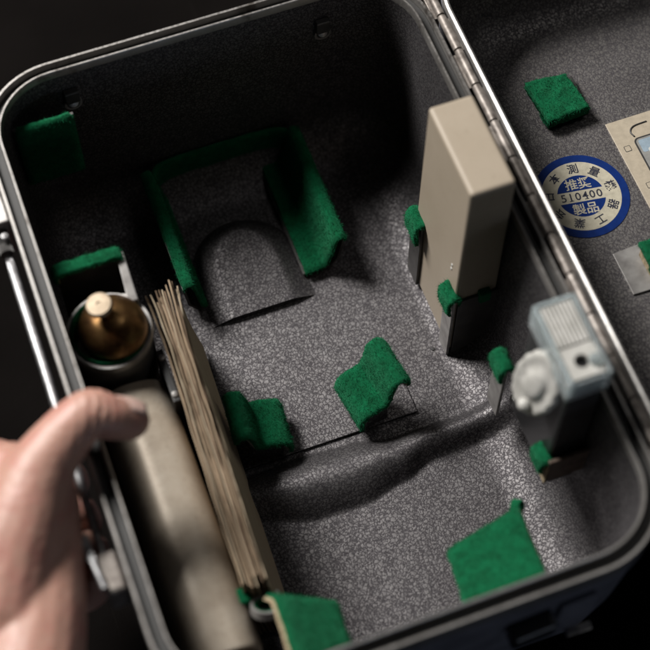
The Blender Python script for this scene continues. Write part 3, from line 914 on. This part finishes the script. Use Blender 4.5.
lathe('socket', [(2.5, ZC+4.2), (2.5, ZT-4)], (hc.x, hc.y, 0), (0, 0, 1), 'black_plastic', tray, 20)
lathe('lens', [(2.2, 0), (2.2, 1.6), (1.6, 2.6), (0, 3.0)], (hc.x+4.4, hc.y-1.2, ZT-1.2), (0, 0, 1), 'clear_plastic', tray, 20)
# milky wing knob on the left face
kc = U(541, 377, 2)
kn_axis = Vector((-1, -.28, .42)).normalized()
def knob():
    d, a, b = frame_of(kn_axis); n = 128; rings = []
    o0 = Vector((x0-1.0, kc.y-1.0, 0.5))
    for r, h in ((3.0, 0), (9.4, .3), (10.6, 1.2), (10.8, 2.4), (10.4, 3.6), (9.2, 4.2), (7.4, 3.6), (5.0, 3.8), (4.4, 4.6), (3.6, 5.1), (2.0, 5.3), (.05, 5.35)):
        ring = []
        for k in range(n):
            t = 2*math.pi*k/n
            lob = 1+.022*math.cos(16*t)*(1 if r > 8 else 0)
            ring.append(tuple(o0+d*h+(a*math.cos(t)*.92+b*math.sin(t)*1.36)*r*lob))
        rings.append(ring)
    vs_, fs = loft(rings, cap0=True, cap1=True)
    kk_ = mesh('knob', vs_, fs, 'milky_plastic', lu, True, 50)
    for t in (-1.75,):
        c = o0+d*4.3+(a*math.cos(t)*.92+b*math.sin(t)*1.3)*7.4
        lathe('knob_stud', [(2.4, 0), (2.5, 1.4), (1.9, 2.4), (.8, 2.9), (0, 3)], tuple(c), tuple(d), 'milky_plastic', kk_, 20)
knob()

# ---- plumb bob
pb = thing('plumb_bob', 'tarnished brass plumb bob with flat round cap sitting in felt-lined cup', 'plumb bob', (BC[0], BC[1], -60))
prof_b = [(0, -60), (1.2, -58), (5, -47), (9.5, -38), (12.4, -31)]
prof_b += [(13.0*math.cos(a), -26.5+13.0*math.sin(a)) for a in [math.radians(q) for q in range(0, 72, 8)]]
prof_b += [(2.6, -14.2), (2.2, -12), (2.2, -9)]
lathe('bob_body', prof_b, (BC[0], BC[1], 0), (-.06, 0.02, 1), 'brass', pb, 48, sharp=50)
bcx = BC[0]-.06*-9+.0
lathe('bob_cap', [(2.0, 0), (4.6, .2), (5.0, .8), (5.0, 2.0), (4.5, 2.6), (1.0, 2.7), (.9, 2.2), (0, 2.2)], (BC[0]+.5-1.5, BC[1]+.6, -9.2), (-.12, .03, 1), 'brass_cap', pb, 36)

# ---- tan metal tube
tu = thing('accessory_canister', 'long worn tan-grey metal canister lying lengthwise under the thumb', 'canister', (16, 75, -78))
cxT, czT = 16.2, -57.0
def cset(y, hw, hh, n=72, e=.80, tilt=-.12):
    out = []
    for k in range(n):
        a = 2*math.pi*k/n; c, s_ = math.cos(a), math.sin(a)
        x = hw*math.copysign(abs(c)**e, c); z = hh*math.copysign(abs(s_)**e, s_)
        out.append((cxT+x*math.cos(tilt)-z*math.sin(tilt), y, czT+x*math.sin(tilt)+z*math.cos(tilt)))
    return out
HW, HH = 14.6, 19.0
vs_, fs = loft([cset(y, HW-d, HH-d) for y, d in ((22, 1.2), (22.5, .4), (24, 0), (50, 0), (80, 0), (110, 0), (131, 0), (132, .8))], cap0=True, cap1=True)
mesh('canister_body', vs_, fs, 'tan_metal', tu, True, 40)
vs_, fs = loft([cset(y, HW-d, HH-d) for y, d in ((12, 4), (12.6, 2.6), (14, 2), (21.9, 2))], cap0=True, cap1=True)
mesh('canister_cap', vs_, fs, 'paper_brown', tu, True, 40)
for yy in (45, 95):
    box('canister_rest', 6, 25, yy-3, yy+3, -D+.3, -76.5, 'dark_metal', case, .4)

# ---- papers standing on edge
pp = thing('paper_bundle', 'bundle of yellowed papers standing on edge between tube and case floor', 'papers', (40, 105, -98))
rp = random.Random(11)
NSH = 16
for i in range(NSH):
    xc = 34.4+i*.64
    ny = 48; y0_, y1_ = 41+rp.uniform(-2, 3), 163+rp.uniform(-5, 4)
    top = -34.5+rp.uniform(-2.4, 1.2)-(2.5 if i > NSH-3 else 0)
    ph = rp.uniform(0, 6); amp = rp.uniform(.1, .35); th = rp.uniform(.35, .62)
    curl = -1.6+i*.25+rp.uniform(-.5, .5)
    lean = 5+i*.25
    vs_ = []; fs = []
    KZ = 7
    for j in range(ny+1):
        t = j/ny; y = y0_+(y1_-y0_)*t
        crease = noise.noise(Vector((t*9+i*3.3, i*1.7, 0)))*.85+noise.noise(Vector((t*31+i*3.3, i*1.7, 4)))*.25
        for kz in range(KZ):
            f = kz/(KZ-1); z = -97+(top+97)*f
            x = xc-4.4*(1-t)+lean*(1-f)**1.3+amp*math.sin(t*5+ph)*f+curl*max(0, t-.74)**1.5*7*f*f+crease*.45*f*f
            vs_.append((x, y+crease*.3*f, z+crease*f-(2.5 if t > .96 else 0)*f*rp.random())); q = vs_[-1]
            vs_.append((q[0]+th, q[1], q[2]))
    h = 2*KZ
    for j in range(ny):
        for kz in range(KZ-1):
            a = j*h+kz*2
            fs += [(a, a+2, a+h+2, a+h), (a+1, a+h+1, a+h+3, a+3)]
        a = j*h+h-2; fs.append((a, a+1, a+h+1, a+h))
        a = j*h; fs.append((a, a+h, a+h+1, a+1))
    for a in (0, ny*h):
        for kz in range(KZ-1): fs.append((a+kz*2, a+kz*2+1, a+kz*2+3, a+kz*2+2))
    mesh('paper_sheet', vs_, fs, ['paper_tan', 'paper_brown', 'paper_cream', 'paper_brown', 'paper_tan', 'paper_brown'][i % 6] if i != NSH-1 else 'paper_cream', pp, True, 40)

sd_ = 1
for o in list(bpy.data.objects):
    if o.name.split('.')[0] in ('felt_pad', 'felt_lining') and len(o.data.polygons) > 50:
        fuzz(o, 3.2, (.6, 1.7), seed=sd_); sd_ += 1
# ================================================================ HAND
def cone_chain(bm, chain, sub=7, n=18):
    pts = [(*p, r) for p, r in chain]
    C_ = catmull(pts, sub)
    # end caps: shrink spheres
    rings = []; pa = None
    path = [Vector(c[:3]) for c in C_]; rad = [c[3] for c in C_]
    d0 = (path[0]-path[1]).normalized(); d1 = (path[-1]-path[-2]).normalized()
    pre = [(path[0]+d0*rad[0]*math.sin(a), rad[0]*math.cos(a)) for a in (1.5, 1.2, .8, .4)]
    post = [(path[-1]+d1*rad[-1]*math.sin(a), rad[-1]*math.cos(a)) for a in (.4, .8, 1.2, 1.5)]
    seq = pre+list(zip(path, rad))+post
    for i, (p, r) in enumerate(seq):
        d = (seq[min(i+1, len(seq)-1)][0]-seq[max(i-1, 0)][0]).normalized()
        if pa is None: _, a, b = frame_of(d)
        else: a = (pa-d*pa.dot(d)).normalized(); b = d.cross(a)
        pa = a
        rings.append([bm.verts.new(V(*(p+(a*math.cos(2*math.pi*k/n)+b*math.sin(2*math.pi*k/n))*max(r, .05)))) for k in range(n)])
    for i in range(len(rings)-1):
        for k in range(n): bm.faces.new((rings[i][k], rings[i][(k+1) % n], rings[i+1][(k+1) % n], rings[i+1][k]))
    bm.faces.new(rings[0][::-1]); bm.faces.new(rings[-1])
hand = thing('person', 'left hand reaching in from the left, thumb bent over the case rim', 'person', (-35, 60, -60))
bm = bmesh.new()
def C3(*a): return tuple(U(*a))
T_ip = C3(88, 414, 12.5); T_tip = C3(129, 420, 4)
cone_chain(bm, [(C3(2, 610, -6), 17), (C3(18, 535, 1), 15.5), (C3(36, 480, 6), 12.6), (C3(58, 444, 9.8), 10.0), (T_ip, 8.6), (C3(108, 417, 9.5), 7.9), (T_tip, 7.3)])
# thenar mass, palm edge and wrist
cone_chain(bm, [(C3(20, 760, -6), 21), (C3(26, 690, -8), 19), (C3(38, 620, -10), 16.5), (C3(46, 560, -9), 13), (C3(52, 500, -5), 9.5)])
cone_chain(bm, [(C3(-30, 740, -14), 19), (C3(-40, 640, -16), 19), (C3(-26, 540, -16), 17.5), (C3(-8, 478, -16), 14)])
cone_chain(bm, [(C3(-20, 600, -4), 17), (C3(-6, 520, -4), 15.5), (C3(10, 476, -3), 12.0)])
# forearm
cone_chain(bm, [(C3(-40, 980, -8), 27), (C3(-20, 860, -8), 24), (C3(-8, 740, -9), 21)])
# four fingers closing under the handle rod
for i, (yy, rr, ln) in enumerate(((102, 8.6, 1.0), (87, 8.6, 1.05), (73, 8.0, 1.0), (61, 7.0, .88))):
    cone_chain(bm, [((-46+2*i, yy-8, -18), rr+3), ((-42, yy, -32), rr+1), ((-34, yy+1, -50*ln), rr), ((-22, yy+1, -54*ln), rr-.6), ((-15.5, yy, -42*ln), rr-1.4), ((-15.5, yy, -32), rr-2.2)])
hm = bpy.data.meshes.new('hand_base'); bm.to_mesh(hm); bm.free()
ho = bpy.data.objects.new('tmp', hm); COL.objects.link(ho)
m = ho.modifiers.new('r', 'REMESH'); m.mode = 'VOXEL'; m.voxel_size = .0010
m = ho.modifiers.new('s', 'SMOOTH'); m.factor = .6; m.iterations = 14
dg = bpy.context.evaluated_depsgraph_get()
hm2 = bpy.data.meshes.new_from_object(ho.evaluated_get(dg)); hm2.name = 'hand'
ipv, tpv = V(*T_ip), V(*T_tip); tdir = (tpv-ipv).normalized()
cos_ = [v.co.copy() for v in hm2.vertices]; nrs_ = [v.normal.copy() for v in hm2.vertices]; out_ = []
for co, nr in zip(cos_, nrs_):               # knuckle folds across the bent joint, fine unevenness elsewhere
    d = co-ipv; al = d.dot(tdir)/S; rad = (d-tdir*d.dot(tdir)).length/S
    wgt = math.exp(-(al/6.0)**2)*(1 if rad < 14 else 0)
    q = co/S
    amp = -.30*wgt*max(0, math.sin(al*1.9+noise.noise(q*.25)*1.5))**3*2.0+.22*noise.noise(q*.12)+.10*noise.noise(q*.45)
    out_ += list(co+nr*amp*S)
hm2.vertices.foreach_set('co', out_); hm2.update()

bpy.data.objects.remove(ho)
hand_o = link('hand', hm2, 'skin', hand)
# nail on the thumb
def nail():
    ip, tp = Vector(T_ip), Vector(T_tip); d = (tp-ip).normalized()
    up_ = Vector((.10, .62, .80)); up_ = (up_-d*up_.dot(d)).normalized(); sd = d.cross(up_)
    vs_ = []; fs = []; nu, nv = 10, 8
    for j in range(nv+1):
        for i in range(nu+1):
            u = i/nu*2-1; v = j/nv
            wv_ = 5.0*(1-.12*abs(v-.5))*(1 if v < .85 else .93)
            ang = u*.82
            r = 7.75+.3*math.sin(v*3.1)
            p = tp+d*(-6.5+v*10.5*(1-.12*u*u))+up_*(r*math.cos(ang)-.1)*(1-.22*max(0, v-.35)**1.6)+sd*(r*math.sin(ang))
            vs_.append(tuple(p))
    for j in range(nv):
        for i in range(nu):
            a_ = j*(nu+1)+i; fs.append((a_, a_+1, a_+nu+2, a_+nu+1))
    o = mesh('thumb_nail', vs_, fs, 'nail', hand, True)
    sm = o.modifiers.new('th', 'SOLIDIFY'); sm.thickness = .5*S
nail()
